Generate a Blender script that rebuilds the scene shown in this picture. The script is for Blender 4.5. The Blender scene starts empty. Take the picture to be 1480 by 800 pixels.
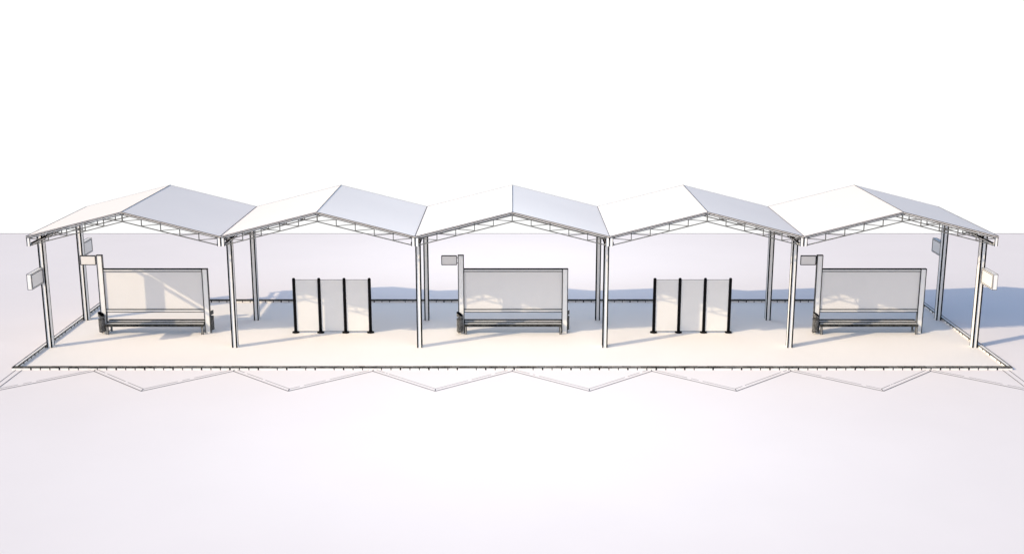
import bpy, bmesh, math, random
from mathutils import Vector, Matrix
random.seed(7)
scn = bpy.context.scene
COL = scn.collection
R = math.radians

# ------------------------------------------------------------------ camera
cam_d = bpy.data.cameras.new('camera')
cam = bpy.data.objects.new('camera', cam_d)
COL.objects.link(cam)
cam_d.sensor_fit = 'HORIZONTAL'
cam_d.sensor_width = 36.0
cam_d.lens = 36.0 * 1701.15 / 1480.0
cam_d.clip_start = 0.5
cam_d.clip_end = 2000
cam.location = (-0.011, -48.828, 14.686)
cam.rotation_euler = (math.pi / 2 - 0.2322, 0, 0)
scn.camera = cam

# ------------------------------------------------------------------ world, sun, exposure
SUN_EL, SUN_AZ = 29.15, 28.6          # elevation; direction the light travels, from +x towards +y
w = bpy.data.worlds.new('World')
scn.world = w
w.use_nodes = True
nt = w.node_tree
nt.nodes.clear()
out = nt.nodes.new('ShaderNodeOutputWorld')
sky = nt.nodes.new('ShaderNodeTexSky')
sky.sky_type = 'NISHITA'
sky.sun_disc = False
sky.sun_elevation = R(SUN_EL)
sky.sun_rotation = R(270 - SUN_AZ)
bgs = nt.nodes.new('ShaderNodeBackground')
bgs.inputs['Strength'].default_value = 0.135
nt.links.new(sky.outputs[0], bgs.inputs['Color'])
bgw = nt.nodes.new('ShaderNodeBackground')
bgw.inputs['Color'].default_value = (1.0, 1.0, 1.0, 1)
bgw.inputs['Strength'].default_value = 0.69
geo = nt.nodes.new('ShaderNodeTexCoord')
sep = nt.nodes.new('ShaderNodeSeparateXYZ')
nt.links.new(geo.outputs['Generated'], sep.inputs[0])
mr = nt.nodes.new('ShaderNodeMapRange')
mr.inputs['From Min'].default_value = 0.02
mr.inputs['From Max'].default_value = 0.20
nt.links.new(sep.outputs['Z'], mr.inputs['Value'])
mx = nt.nodes.new('ShaderNodeMixShader')
nt.links.new(mr.outputs[0], mx.inputs[0])
nt.links.new(bgw.outputs[0], mx.inputs[1])
nt.links.new(bgs.outputs[0], mx.inputs[2])
nt.links.new(mx.outputs[0], out.inputs[0])

sun_d = bpy.data.lights.new('sun', 'SUN')
sun_d.energy = 2.3
sun_d.angle = R(0.5)
sun_d.color = (1.0, 0.82, 0.56)
sun = bpy.data.objects.new('sun', sun_d)
COL.objects.link(sun)
ca, sa = math.cos(R(SUN_AZ)), math.sin(R(SUN_AZ))
ce, se = math.cos(R(SUN_EL)), math.sin(R(SUN_EL))
sun.rotation_euler = Vector((ca * ce, sa * ce, -se)).to_track_quat('-Z', 'Y').to_euler()

# added unseen fill lamps, front and back: pool of light fading towards the sides
for ly, pw in ((-9, 800), (17, 680)):
    fill_d = bpy.data.lights.new('added_fill', 'AREA')
    fill_d.shape = 'RECTANGLE'
    fill_d.size = 11
    fill_d.size_y = 9
    fill_d.energy = pw
    fill_d.color = (0.84, 0.925, 1.0)
    fill = bpy.data.objects.new('added_fill', fill_d)
    fill.location = (0, ly, 16)
    fill.rotation_euler = (0, 0, 0)
    COL.objects.link(fill)

scn.view_settings.view_transform = 'Standard'
scn.view_settings.look = 'None'
scn.view_settings.exposure = 0.62
scn.view_settings.gamma = 1.0

# ------------------------------------------------------------------ materials
def mat(name, col, rough=0.7, var=0.03, scale=3.0, metal=0.0, spec=0.3):
    m = bpy.data.materials.new(name)
    m.use_nodes = True
    n = m.node_tree
    b = n.nodes['Principled BSDF']
    b.inputs['Roughness'].default_value = rough
    b.inputs['Metallic'].default_value = metal
    b.inputs['Specular IOR Level'].default_value = spec
    tc = n.nodes.new('ShaderNodeTexCoord')
    nz = n.nodes.new('ShaderNodeTexNoise')
    nz.inputs['Scale'].default_value = scale
    nz.inputs['Detail'].default_value = 4
    n.links.new(tc.outputs['Object'], nz.inputs['Vector'])
    cr = n.nodes.new('ShaderNodeValToRGB')
    cr.color_ramp.elements[0].position = 0.3
    cr.color_ramp.elements[1].position = 0.7
    cr.color_ramp.elements[0].color = [max(0, c * (1 - var)) for c in col] + [1]
    cr.color_ramp.elements[1].color = [min(1, c * (1 + var)) for c in col] + [1]
    n.links.new(nz.outputs['Fac'], cr.inputs[0])
    n.links.new(cr.outputs[0], b.inputs['Base Color'])
    return m

M = {
    'ground': mat('white_ground', (0.80, 0.75, 0.745), 0.85, 0.01, 0.3, spec=0.1),
    'floor': mat('platform_floor', (0.83, 0.79, 0.755), 0.8, 0.012, 0.4, spec=0.1),
    'ink': mat('black_edging', (0.006, 0.006, 0.007), 1.0, 0.3, 20, spec=0.0),
    'softink': mat('grey_edging', (0.10, 0.10, 0.11), 0.9, 0.3, 20, spec=0.05),
    'roof': mat('white_roof_sheet', (0.83, 0.765, 0.725), 0.6, 0.01, 0.5, spec=0.2),
    'paint': mat('white_paint', (0.80, 0.79, 0.78), 0.5, 0.015, 2.0),
    'truss': mat('grey_truss_paint', (0.13, 0.13, 0.125), 0.6, 0.3, 9.0),
    'panel': mat('white_panel', (0.71, 0.69, 0.68), 0.5, 0.012, 1.0),
    'screen': mat('frosted_panel', (0.75, 0.73, 0.715), 0.4, 0.02, 1.5),
    'kerb': mat('kerb_stone', (0.80, 0.78, 0.76), 0.8, 0.03, 6.0),
    'black': mat('black_metal', (0.004, 0.004, 0.005), 0.7, 0.3, 12, spec=0.08),
    'joint': mat('dark_joint', (0.06, 0.058, 0.054), 1.0, 0.95, 9, spec=0.0),
    'bin': mat('charcoal_bin', (0.10, 0.10, 0.10), 0.7, 0.9, 14),
    'slat': mat('charcoal_slat', (0.036, 0.036, 0.034), 0.9, 0.98, 9),
    'leg': mat('grey_steel', (0.22, 0.22, 0.22), 0.5, 0.4, 15),
}

# ------------------------------------------------------------------ mesh helpers
class MB:
    """collects boxes, bars and lathes and links them as ONE mesh object"""
    def __init__(s):
        s.bm = bmesh.new()
        s.mats = []
    def mi(s, m):
        if m not in s.mats:
            s.mats.append(m)
        return s.mats.index(m)
    def hexa(s, c, m):
        vs = [s.bm.verts.new(p) for p in c]
        i = s.mi(m)
        for f in ((0, 3, 2, 1), (4, 5, 6, 7), (0, 1, 5, 4), (1, 2, 6, 5), (2, 3, 7, 6), (3, 0, 4, 7)):
            fc = s.bm.faces.new([vs[k] for k in f])
            fc.material_index = i
        return s
    def box(s, x0, x1, y0, y1, z0, z1, m):
        return s.hexa([(x0, y0, z0), (x1, y0, z0), (x1, y1, z0), (x0, y1, z0),
                       (x0, y0, z1), (x1, y0, z1), (x1, y1, z1), (x0, y1, z1)], m)
    def bar(s, a, b, wd, m, h=None):
        """a bar of rectangular section from a to b; wd across, h in the upright direction"""
        a, b = Vector(a), Vector(b)
        d = (b - a).normalized()
        up = Vector((0, 0, 1)) if abs(d.z) < 0.95 else Vector((0, 1, 0))
        sd = d.cross(up).normalized()
        uu = sd.cross(d).normalized()
        h = wd if h is None else h
        p = sd * wd / 2
        q = uu * h / 2
        return s.hexa([a - p - q, a + p - q, b + p - q, b - p - q, a - p + q, a + p + q, b + p + q, b - p + q], m)
    def edges(s, c, lw, m, which=None):
        """dark edging strips along the edges of a hexahedron given by its 8 corners"""
        E = ((0, 1), (1, 2), (2, 3), (3, 0), (4, 5), (5, 6), (6, 7), (7, 4), (0, 4), (1, 5), (2, 6), (3, 7))
        for k, (i, j) in enumerate(E):
            if which is None or k in which:
                l = lw[k] if isinstance(lw, dict) else lw
                s.bar(c[i], c[j], l, m)
        return s
    def ebox(s, x0, x1, y0, y1, z0, z1, m, lw, ink, which=None):
        s.box(x0, x1, y0, y1, z0, z1, m)
        c = [(x0, y0, z0), (x1, y0, z0), (x1, y1, z0), (x0, y1, z0),
             (x0, y0, z1), (x1, y0, z1), (x1, y1, z1), (x0, y1, z1)]
        return s.edges(c, lw, ink, which)
    def lathe(s, cx, cy, prof, m, n=20, cap=True):
        i = s.mi(m)
        rings = []
        for r, z in prof:
            rings.append([s.bm.verts.new((cx + r * math.cos(2 * math.pi * k / n), cy + r * math.sin(2 * math.pi * k / n), z)) for k in range(n)])
        for a, b in zip(rings, rings[1:]):
            for k in range(n):
                f = s.bm.faces.new((a[k], a[(k + 1) % n], b[(k + 1) % n], b[k]))
                f.material_index = i
                f.smooth = True
        if cap:
            for rg, rev in ((rings[0], True), (rings[-1], False)):
                f = s.bm.faces.new(list(reversed(rg)) if rev else rg)
                f.material_index = i
        return s
    def build(s, name, parent=None, kind=None):
        me = bpy.data.meshes.new(name)
        bmesh.ops.recalc_face_normals(s.bm, faces=s.bm.faces)
        s.bm.to_mesh(me)
        s.bm.free()
        for m in s.mats:
            me.materials.append(M[m])
        o = bpy.data.objects.new(name, me)
        COL.objects.link(o)
        if parent:
            o.parent = parent
        if kind:
            o['kind'] = kind
        return o

def tag(o, label, cat, group=None):
    o['label'] = label
    o['category'] = cat
    if group:
        o['group'] = group
    return o

def empty(name, loc=(0, 0, 0)):
    o = bpy.data.objects.new(name, None)
    o.empty_display_size = 0.2
    o.location = loc
    COL.objects.link(o)
    return o

def children(o):
    return [c for c in COL.objects if c.parent == o]

def copy_tree(o, parent=None):
    c = o.copy()
    COL.objects.link(c)
    c.parent = parent
    for ch in children(o):
        copy_tree(ch, c)
    return c

# ------------------------------------------------------------------ ground
g = MB()
g.box(-75, 75, -70, 25.34, -0.4, 0.0, 'ground')
g.bar((-75, 25.34, 0.0), (75, 25.34, 0.0), 0.035, 'softink')
g.build('ground', kind='structure')
KX, KF, KB = 20.33, -3.14, 7.95       # outer kerb faces
KW, KH = 0.17, 0.10
p = MB()
p.box(-KX + KW, KX - KW, KF + KW, KB - KW, -0.02, 0.004, 'floor')
p.build('pavement', kind='structure')

# zigzag road marking: a painted band with thin dark outlines
zz = [(-19.92, -3.16)]
P = {-3: -16.95, -2: -11.3, -1: -5.65, 0: 0.0, 1: 5.65, 2: 11.3, 3: 16.95}
V = [-19.92, -14.27, -8.62, -2.97, 2.97, 8.62, 14.27, 19.92]
pts = []
for i in range(8):
    pts.append((V[i], -5.79))
    if i < 7:
        pts.append((P[i - 3], -3.30))
mk = MB()
def flat(mb, quad, z, m):
    """thin painted sheet"""
    lo = [(x, y, z - 0.003) for x, y in quad]
    hi = [(x, y, z) for x, y in quad]
    mb.hexa(lo + hi, m)
DY = 0.27
for a, b in zip(pts, pts[1:]):
    flat(mk, [a, b, (b[0], b[1] + DY), (a[0], a[1] + DY)], 0.004, 'ground')
def line(mb, a, b, wd, z=0.008, m='softink'):
    a, b = Vector((a[0], a[1])), Vector((b[0], b[1]))
    d = (b - a).normalized()
    n = Vector((-d.y, d.x)) * wd / 2
    flat(mb, [tuple(a - n), tuple(b - n), tuple(b + n), tuple(a + n)], z, m)
for k, (a, b) in enumerate(zip(pts, pts[1:])):
    line(mk, a, b, 0.038, 0.009)
    a2, b2 = Vector((a[0], a[1] + DY)), Vector((b[0], min(b[1] + DY, KF - 0.01)))
    if b[1] + DY > KF - 0.01 or a[1] + DY > KF - 0.01:
        if a[1] > b[1]:
            t = (a[1] + DY - (KF - 0.02)) / (a[1] - b[1])
            a2 = Vector((a[0] + (b[0] - a[0]) * t, KF - 0.02)); b2 = Vector((b[0], b[1] + DY))
        else:
            t = (b[1] + DY - (KF - 0.02)) / (b[1] - a[1])
            b2 = Vector((b[0] - (b[0] - a[0]) * t, KF - 0.02)); a2 = Vector((a[0], a[1] + DY))
    # faint inner line, worn through in places
    cuts = [0.0] + sorted(random.uniform(0.1, 0.9) for _ in range(2)) + [1.0]
    for c0, c1 in zip(cuts, cuts[1:]):
        u0 = a2.lerp(b2, c0 + (0.045 if c0 else 0)); u1 = a2.lerp(b2, c1 - 0.006)
        line(mk, u0, u1, 0.021, 0.009)
    line(mk, a, (a[0], a[1] + DY), 0.028, 0.0135)
for sx in (-1, 1):
    flat(mk, [(sx * 19.93, -5.79), (sx * 20.16, -5.75), (sx * 20.16, -3.16), (sx * 19.93, -3.16)], 0.0045, 'ground')
    line(mk, (sx * 19.92, -5.79), (sx * 19.92, -3.16), 0.028, 0.010)
    line(mk, (sx * 20.17, -5.79), (sx * 20.17, -3.16), 0.028, 0.010)
    line(mk, (sx * 19.92, -5.79), (sx * 20.17, -5.79), 0.05, 0.0125)
mk.build('road_marking', kind='structure')

# kerb: raised rim of short stones with dark joints
k = MB()
k.box(-KX, KX, KF, KF + KW, -0.05, KH, 'kerb')
k.box(-KX, KX, KB - KW, KB, -0.05, KH, 'kerb')
k.box(-KX, -KX + KW, KF + KW, KB - KW, -0.05, KH, 'kerb')
k.box(KX - KW, KX, KF + KW, KB - KW, -0.05, KH, 'kerb')
def broken(a, b, wd, m='joint', seg=0.385):
    a, b = Vector(a), Vector(b)
    L = (b - a).length
    n = max(1, int(L / seg))
    for i in range(n):
        u, v = i / n, (i + 1) / n
        ww = wd * random.choice((1.0, 1.0, 0.9, 0.8, 1.05))
        k.bar(a.lerp(b, u), a.lerp(b, v - 0.004 / L), ww, m)
for y in (KF + KW / 2, KB - KW / 2):
    broken((-KX, y, KH), (KX, y, KH), 0.03, seg=0.77)
for y in (KF, KF + KW):
    broken((-KX, y, KH), (KX, y, KH), 0.033)
for y in (KB - KW, KB):
    broken((-KX, y, KH), (KX, y, KH), 0.04)
for sx in (-1, 1):
    broken((sx * KX, KF, KH), (sx * KX, KB, KH), 0.026)
    broken((sx * (KX - KW), KF + KW, KH), (sx * (KX - KW), KB - KW, KH), 0.036)
n = int(2 * KX / 0.385)
for i in range(1, n):
    x = -KX + i * 0.385
    skip = random.random() < 0.12
    wd = 0.055 if i % 3 == 2 else 0.030
    if not skip:
        k.box(x - wd / 2, x + wd / 2, KF - 0.012, KF + 0.02, 0.004, KH + 0.01, 'ink')
    if not skip or i % 2:
        k.box(x - wd / 2, x + wd / 2, KB - KW - 0.012, KB - KW + 0.02, 0.006, KH + 0.01, 'ink')
n = int((KB - KF) / 0.385)
for i in range(1, n):
    y = KF + i * 0.385
    wd = 0.07 if i % 3 == 2 else 0.045
    for sx in (-1, 1):
        if random.random() < 0.85:
            x = sx * (KX - KW)
            k.box(x - 0.012, x + 0.012, y - wd / 2, y + wd / 2, 0.02, KH + 0.01, 'ink')
k.build('kerb', kind='structure')

# ------------------------------------------------------------------ canopy
S = 8.0
YF, YB = -1.364, 5.753
ZR, ZV = 6.19, 5.172
canopy = tag(empty('platform_canopy'), 'long white platform canopy of five gabled bays on twelve square posts with lattice trusses', 'canopy')

# posts
def post_mesh():
    m = MB()
    h = 0.0885
    m.ebox(-h, h, 0, 0.325, 0.004, 5.02, 'paint',
           {8: 0.05, 9: 0.05, 10: 0.022, 11: 0.022, 0: 0.02, 1: 0.02, 2: 0.02, 3: 0.02, 4: 0.02, 5: 0.02, 6: 0.02, 7: 0.02},
           'ink', (8, 9, 10, 11))
    return m
po = post_mesh().build('post', canopy)
first = True
for y0 in (0.0, 4.44):
    for i in range(6):
        o = po if first else po.copy()
        if not first:
            COL.objects.link(o)
        first = False
        o.location = ((i - 2.5) * S, y0, 0)

# roof sheets, one per slope
TH = 0.055
def roof_mesh(s):
    """slope s=-1: valley on the left up to the ridge; s=+1: ridge down to the right valley; origin at ridge"""
    m = MB()
    xv = s * S / 2
    ov = 0
    c = [(xv, YF, ZV - TH), (0, YF, ZR - TH), (0, YB, ZR - TH), (xv, YB, ZV - TH),
         (xv, YF, ZV), (0, YF, ZR), (0, YB, ZR), (xv, YB, ZV)]
    if s > 0:
        c = [c[1], c[0], c[3], c[2], c[5], c[4], c[7], c[6]]
    m.hexa(c, 'roof')
    m.bar((xv, YF - 0.006, ZV), (0, YF - 0.006, ZR), 0.022, 'softink')
    m.bar((xv, YF - 0.006, ZV - TH), (0, YF - 0.006, ZR - TH), 0.022, 'ink')
    m.bar((xv, YB, ZV), (0, YB, ZR), 0.014, 'softink')
    return m
for s in (-1, 1):
    base = roof_mesh(s).build('roof_panel', canopy)
    for b in range(5):
        o = base if b == 0 else base.copy()
        if b:
            COL.objects.link(o)
        o.location = ((b - 2) * S, 0, 0)
# ridge and valley seams
for kx, z, wd, nm in [((i - 2) * S, ZR + 0.004, 0.020, 'ridge_strip') for i in range(5)] + \
                     [((i - 2.5) * S, ZV + 0.006, 0.024 if 0 < i < 3 else 0.016, 'gutter_strip') for i in range(6)]:
    m = MB()
    m.bar((kx, YF, z), (kx, YB, z), wd, 'softink')
    m.build(nm, canopy)

# trusses
SL = (ZR - ZV) / (S / 2)
def truss_mesh(full):
    m = MB()
    e = S / 2 - (0.15 if full else 0.10)
    zt = ZR - TH - 0.055
    zb = 5.775
    for s in (-1, 1):
        m.bar((0, 0, zt), (s * e, 0, zt - SL * e), 0.05, 'paint')
        m.bar((0, 0, zb), (s * e, 0, zb - SL * e), 0.038, 'truss')
        m.bar((0, -0.024, zt - 0.018), (s * e, -0.024, zt - SL * e - 0.018), 0.018, 'ink')
    return m
def brace_mesh():
    m = MB()
    zt = ZR - TH - 0.065
    zb = 5.785
    m.bar((0, 0, zb), (0, 0, zt), 0.05, 'truss')
    for s in (-1, 1):
        for j in range(1, 5):
            x = s * j * 0.775
            m.bar((x, 0, zb - SL * abs(x)), (x, 0, zt - SL * abs(x)), 0.036, 'truss')
        for j in range(5):
            xi = s * j * 0.775
            xo = s * min((j + 1) * 0.775, 3.87)
            m.bar((xi, 0, zb - SL * abs(xi) + 0.01), (xo, 0, zt - SL * abs(xo) - 0.01), 0.028, 'truss')
    return m
def plate_mesh(s):
    m = MB()
    x = s * (S / 2 - 0.078)
    m.ebox(x - 0.062, x + 0.062, -0.05, 0.03, 4.755, 5.115, 'paint', 0.022, 'ink', (8, 9))
    return m
TY = (-1.30, 0.17, 4.60, 5.68)
t0 = {}
for yi, y in enumerate(TY):
    for b in range(5):
        key = 'a'
        if key not in t0:
            t = truss_mesh(True).build('truss', canopy)
            brace_mesh().build('bracing', t)
            for s in (-1, 1):
                plate_mesh(s).build('end_plate', t)
            t0[key] = t
        else:
            t = t0[key].copy()
            COL.objects.link(t)
            t.parent = canopy
            for ch in children(t0[key]):
                if yi in (1, 2) and ch.name.startswith('end_plate'):
                    continue
                c = ch.copy()
                COL.objects.link(c)
                c.parent = t
        t.location = ((b - 2) * S, y, 0)

# longitudinal beams under the valleys and purlins under the sheets
for i in range(6):
    xv = (i - 2.5) * S
    for s in (-1, 1):
        if (i == 0 and s < 0) or (i == 5 and s > 0):
            continue
        m = MB()
        x = xv + s * 0.14
        m.ebox(x - 0.035, x + 0.035, YF + 0.1, YB - 0.1, 4.775, 4.85, 'paint', {5: 0.034, 7: 0.034, 1: 0.022, 3: 0.022}, 'ink', (5, 7, 1, 3))
        m.build('eaves_beam', canopy)
for b in range(5):
    for s in (-1, 1):
        for d in (0.06, 1.55, 3.1, 3.8):
            x = (b - 2) * S + s * d
            z = ZR - TH - 0.03 - SL * d
            m = MB()
            m.box(x - 0.025, x + 0.025, YF + 0.03, YB - 0.03, z - 0.035, z - 0.012, 'truss')
            m.build('purlin', canopy)

# ------------------------------------------------------------------ sign boxes on the end posts
def signbox(sx, y0, y1, z0, z1, label):
    xa, xb = sorted((sx * 19.985, sx * 20.165))
    r = tag(empty('sign_box', ((xa + xb) / 2, y0, z0)), label, 'sign', 'sign boxes on the end posts')
    c = ((xa + xb) / 2, y0, z0)
    m = MB()
    w2, L, h = 0.09, y1 - y0, z1 - z0
    m.ebox(-w2, w2, 0, L, 0, h, 'paint', 0.016, 'softink')
    m.build('housing', r)
    for s in (-1, 1):
        f = MB()
        f.box(s * (w2 + 0.004) - 0.002, s * (w2 + 0.004) + 0.002, 0.06, L - 0.06, 0.05, h - 0.05, 'panel')
        x = s * (w2 + 0.006)
        cs = [(x, 0.06, 0.05), (x, L - 0.06, 0.05), (x, L - 0.06, h - 0.05), (x, 0.06, h - 0.05)]
        for a, b in zip(cs, cs[1:] + cs[:1]):
            f.bar(a, b, 0.016, 'ink')
        f.build('display_face', r)
    # short brackets to the post
    yy = (L, L + 0.03) if y0 < 0 else (-0.03, 0)
    for zc in (0.12, h - 0.12):
        b = MB()
        b.box(-0.03, 0.03, yy[0], yy[1], zc - 0.02, zc + 0.02, 'leg')
        b.build('bracket', r)
    return r
signbox(-1, -1.27, -0.03, 2.89, 3.54, 'white sign box on the front left corner post of the canopy')
signbox(1, -1.27, -0.03, 2.89, 3.54, 'white sign box on the front right corner post of the canopy')
signbox(-1, 4.795, 6.02, 2.98, 3.62, 'white sign box behind the rear left corner post of the canopy')
signbox(1, 4.795, 6.02, 2.98, 3.62, 'white sign box behind the rear right corner post of the canopy')

# ------------------------------------------------------------------ display wall (posts, rails, panel, flag sign)
def display_wall():
    r = empty('display_wall')
    PX = 2.325
    for s, h in ((-1, 3.58), (1, 2.96)):
        m = MB()
        m.ebox(s * PX - 0.12, s * PX + 0.12, 2.285, 2.40, 0.004, h, 'paint', 0.03, 'ink', (8, 9, 10, 11, 4, 5, 6, 7))
        m.build('post', r)
    x0, x1 = -PX + 0.135, PX - 0.135
    m = MB()
    m.ebox(x0, x1, 2.30, 2.385, 2.85, 2.955, 'paint', {0: 0.028, 4: 0.045, 6: 0.04}, 'ink', (0, 4, 6))
    m.build('top_rail', r)
    m = MB()
    m.ebox(x0, x1, 2.30, 2.385, 0.98, 1.095, 'paint', {0: 0.03, 4: 0.034}, 'ink', (0, 4))
    m.build('bottom_rail', r)
    m = MB()
    m.box(x0, x1, 2.325, 2.36, 1.097, 2.848, 'panel')
    m.build('panel', r)
    m = MB()
    m.ebox(-3.18, -2.505, 2.31, 2.375, 3.15, 3.555, 'panel', 0.028, 'ink', (0, 4, 6, 8, 9))
    fs = m.build('flag_sign', r)
    for z in (3.23, 3.47):
        b = MB()
        b.box(-2.50, -2.445, 2.33, 2.355, z - 0.012, z + 0.012, 'ink')
        b.build('bracket', fs)
    return r
UX = 0.035
WX = (-16.08, 0.0, 15.98)
walls = []
labs = ['white display wall with sun and slanting shadow stripes across its panel at the left end',
        'white display wall at the middle of the platform under the central bay',
        'white display wall at the right end of the platform, in the rightmost bay']
w0 = display_wall()
for i in range(3):
    o = w0 if i == 0 else copy_tree(w0)
    o.location = (UX + WX[i], 0, 0)
    tag(o, labs[i], 'display wall', 'display walls with benches under them')

# ------------------------------------------------------------------ benches
def bench():
    r = empty('bench')
    L = 2.20
    sl = ((2.03, 2.17, 0.375, 0.452), (2.25, 2.39, 0.405, 0.50), (2.48, 2.62, 0.475, 0.555))
    for j, (a, b, z0, z1) in enumerate(sl):
        m = MB()
        m.box(-L, L, a, b, z0, z1, 'slat')
        m.bar((-L, a - 0.002, z0), (L, a - 0.002, z0), 0.014, 'ink')
        m.bar((-L, b, z1), (L, b, z1), 0.014, 'ink')
        s_ = m.build('slat', r)
        # added pale strip for the light-catching edge along the gap behind the board
        if j < 2:
            t = MB()
            t.box(-L + 0.03, L - 0.03, b + 0.008, b + 0.058, z1 - 0.01, z1 + 0.032, 'paint')
            t.build('lit_edge_strip', s_)
    for s in (-1, 1):
        m = MB()
        x = s * (L - 0.07)
        m.bar((x, 2.06, 0.004), (x, 2.06, 0.36), 0.09, 'leg')
        m.bar((x, 2.60, 0.004), (x, 2.60, 0.42), 0.075, 'leg')
        m.bar((x, 2.02, 0.335), (x, 2.66, 0.40), 0.06, 'leg')
        for xx in (-0.04, 0.04):
            m.bar((x + xx, 2.02, 0.004), (x + xx, 2.02, 0.35), 0.014, 'ink')
        m.build('leg_frame', r)
        a = MB()
        a.bar((x, 2.04, 0.10), (x, 2.62, 0.10), 0.03, 'leg')
        a.build('stretcher', r)
    return r
b0 = bench()
labs = ['dark slatted bench under the leftmost display wall', 'dark slatted bench under the middle display wall',
        'dark slatted bench under the rightmost display wall']
for i in range(3):
    o = b0 if i == 0 else copy_tree(b0)
    o.location = (UX + WX[i], 0, 0)
    tag(o, labs[i], 'bench', 'dark slatted benches')

# ------------------------------------------------------------------ bins
def bin_thing():
    r = empty('litter_bin')
    m = MB()
    m.lathe(0, 0, [(0.115, 0.0), (0.132, 0.012), (0.14, 0.04), (0.14, 0.60), (0.144, 0.605), (0.144, 0.62), (0.13, 0.625)], 'bin', 24)
    m.lathe(0, 0, [(0.1435, 0.03), (0.1435, 0.045)], 'ink', 24, cap=False)
    bd = m.build('body', r)
    bm = MB()
    bm.lathe(0, 0, [(0.146, 0.592), (0.146, 0.610)], 'ink', 24, cap=False)
    bm.build('rim', bd)
    # slanted hood: open tube cut obliquely, high on its outer side
    h = bmesh.new()
    N = 24
    lo, hi, li, hii = [], [], [], []
    for q in range(N):
        a = 2 * math.pi * q / N
        for lst, rr, top in ((lo, 0.14, 0), (hi, 0.14, 1), (li, 0.118, 0), (hii, 0.118, 1)):
            x, y = rr * math.cos(a), rr * math.sin(a)
            z = (0.83 - x * 0.62 + y * 0.25) if top else (0.69 - x * 0.30)
            lst.append(h.verts.new((x, y, z)))
    for q in range(N):
        j = (q + 1) % N
        h.faces.new((lo[q], lo[j], hi[j], hi[q]))
        f = h.faces.new((li[j], li[q], hii[q], hii[j])); f.material_index = 1
        f = h.faces.new((hi[q], hi[j], hii[j], hii[q])); f.material_index = 1
        h.faces.new((lo[j], lo[q], li[q], li[j]))
    f = h.faces.new(li); f.material_index = 1
    me = bpy.data.meshes.new('hood')
    bmesh.ops.recalc_face_normals(h, faces=h.faces)
    h.to_mesh(me); h.free()
    me.materials.append(M['bin']); me.materials.append(M['ink'])
    ho = bpy.data.objects.new('hood', me); COL.objects.link(ho); ho.parent = r
    c = MB()
    c.bar((0.05, 0.10, 0.10), (0.05, 0.10, 0.72), 0.03, 'ink')
    c.build('bracket', r)
    return r
n0 = bin_thing()
first = True
where = ['leftmost', 'middle', 'rightmost']
for i in range(3):
    for s in (-1, 1):
        o = n0 if first else copy_tree(n0)
        first = False
        cx = UX + WX[i]
        if s < 0:
            o.location = (cx - 2.39, 2.145, 0.10)
            lab = 'dark grey litter bin on the tall left post of the %s display wall' % where[i]
        else:
            o.location = (cx + 2.41, 2.54, 0.10)
            o.rotation_euler = (0, 0, math.pi)
            lab = 'dark grey litter bin half hidden behind the right post of the %s display wall' % where[i]
        tag(o, lab, 'litter bin', 'litter bins on the display walls')

# ------------------------------------------------------------------ three-pane screens
def screen():
    r = empty('screen_partition')
    xs = [-1.69, -0.565, 0.565, 1.69]
    for x in xs:
        m = MB()
        m.lathe(x, 0, [(0.07, 0.0), (0.07, 2.47), (0.065, 2.51), (0.04, 2.535)], 'black', 16)
        q = m.build('post', r)
        f = MB()
        f.lathe(x, 0, [(0.16, 0.004), (0.16, 0.045), (0.12, 0.065), (0.072, 0.09)], 'black', 20)
        f.build('base_flange', q)
    for a, b in zip(xs, xs[1:]):
        m = MB()
        m.ebox(a + 0.074, b - 0.074, -0.012, 0.012, 0.075, 2.46, 'screen', 0.014, 'softink', (0, 4))
        m.build('pane', r)
    return r
s0 = screen()
labs = ['three pane white screen on four black posts, left of the middle bench',
        'three pane white screen on four black posts, right of the middle bench']
for i in range(2):
    o = s0 if i == 0 else copy_tree(s0)
    o.location = (-8.085 + i * 16.155, 2.34, 0.004)
    tag(o, labs[i], 'screen', 'three pane screens')
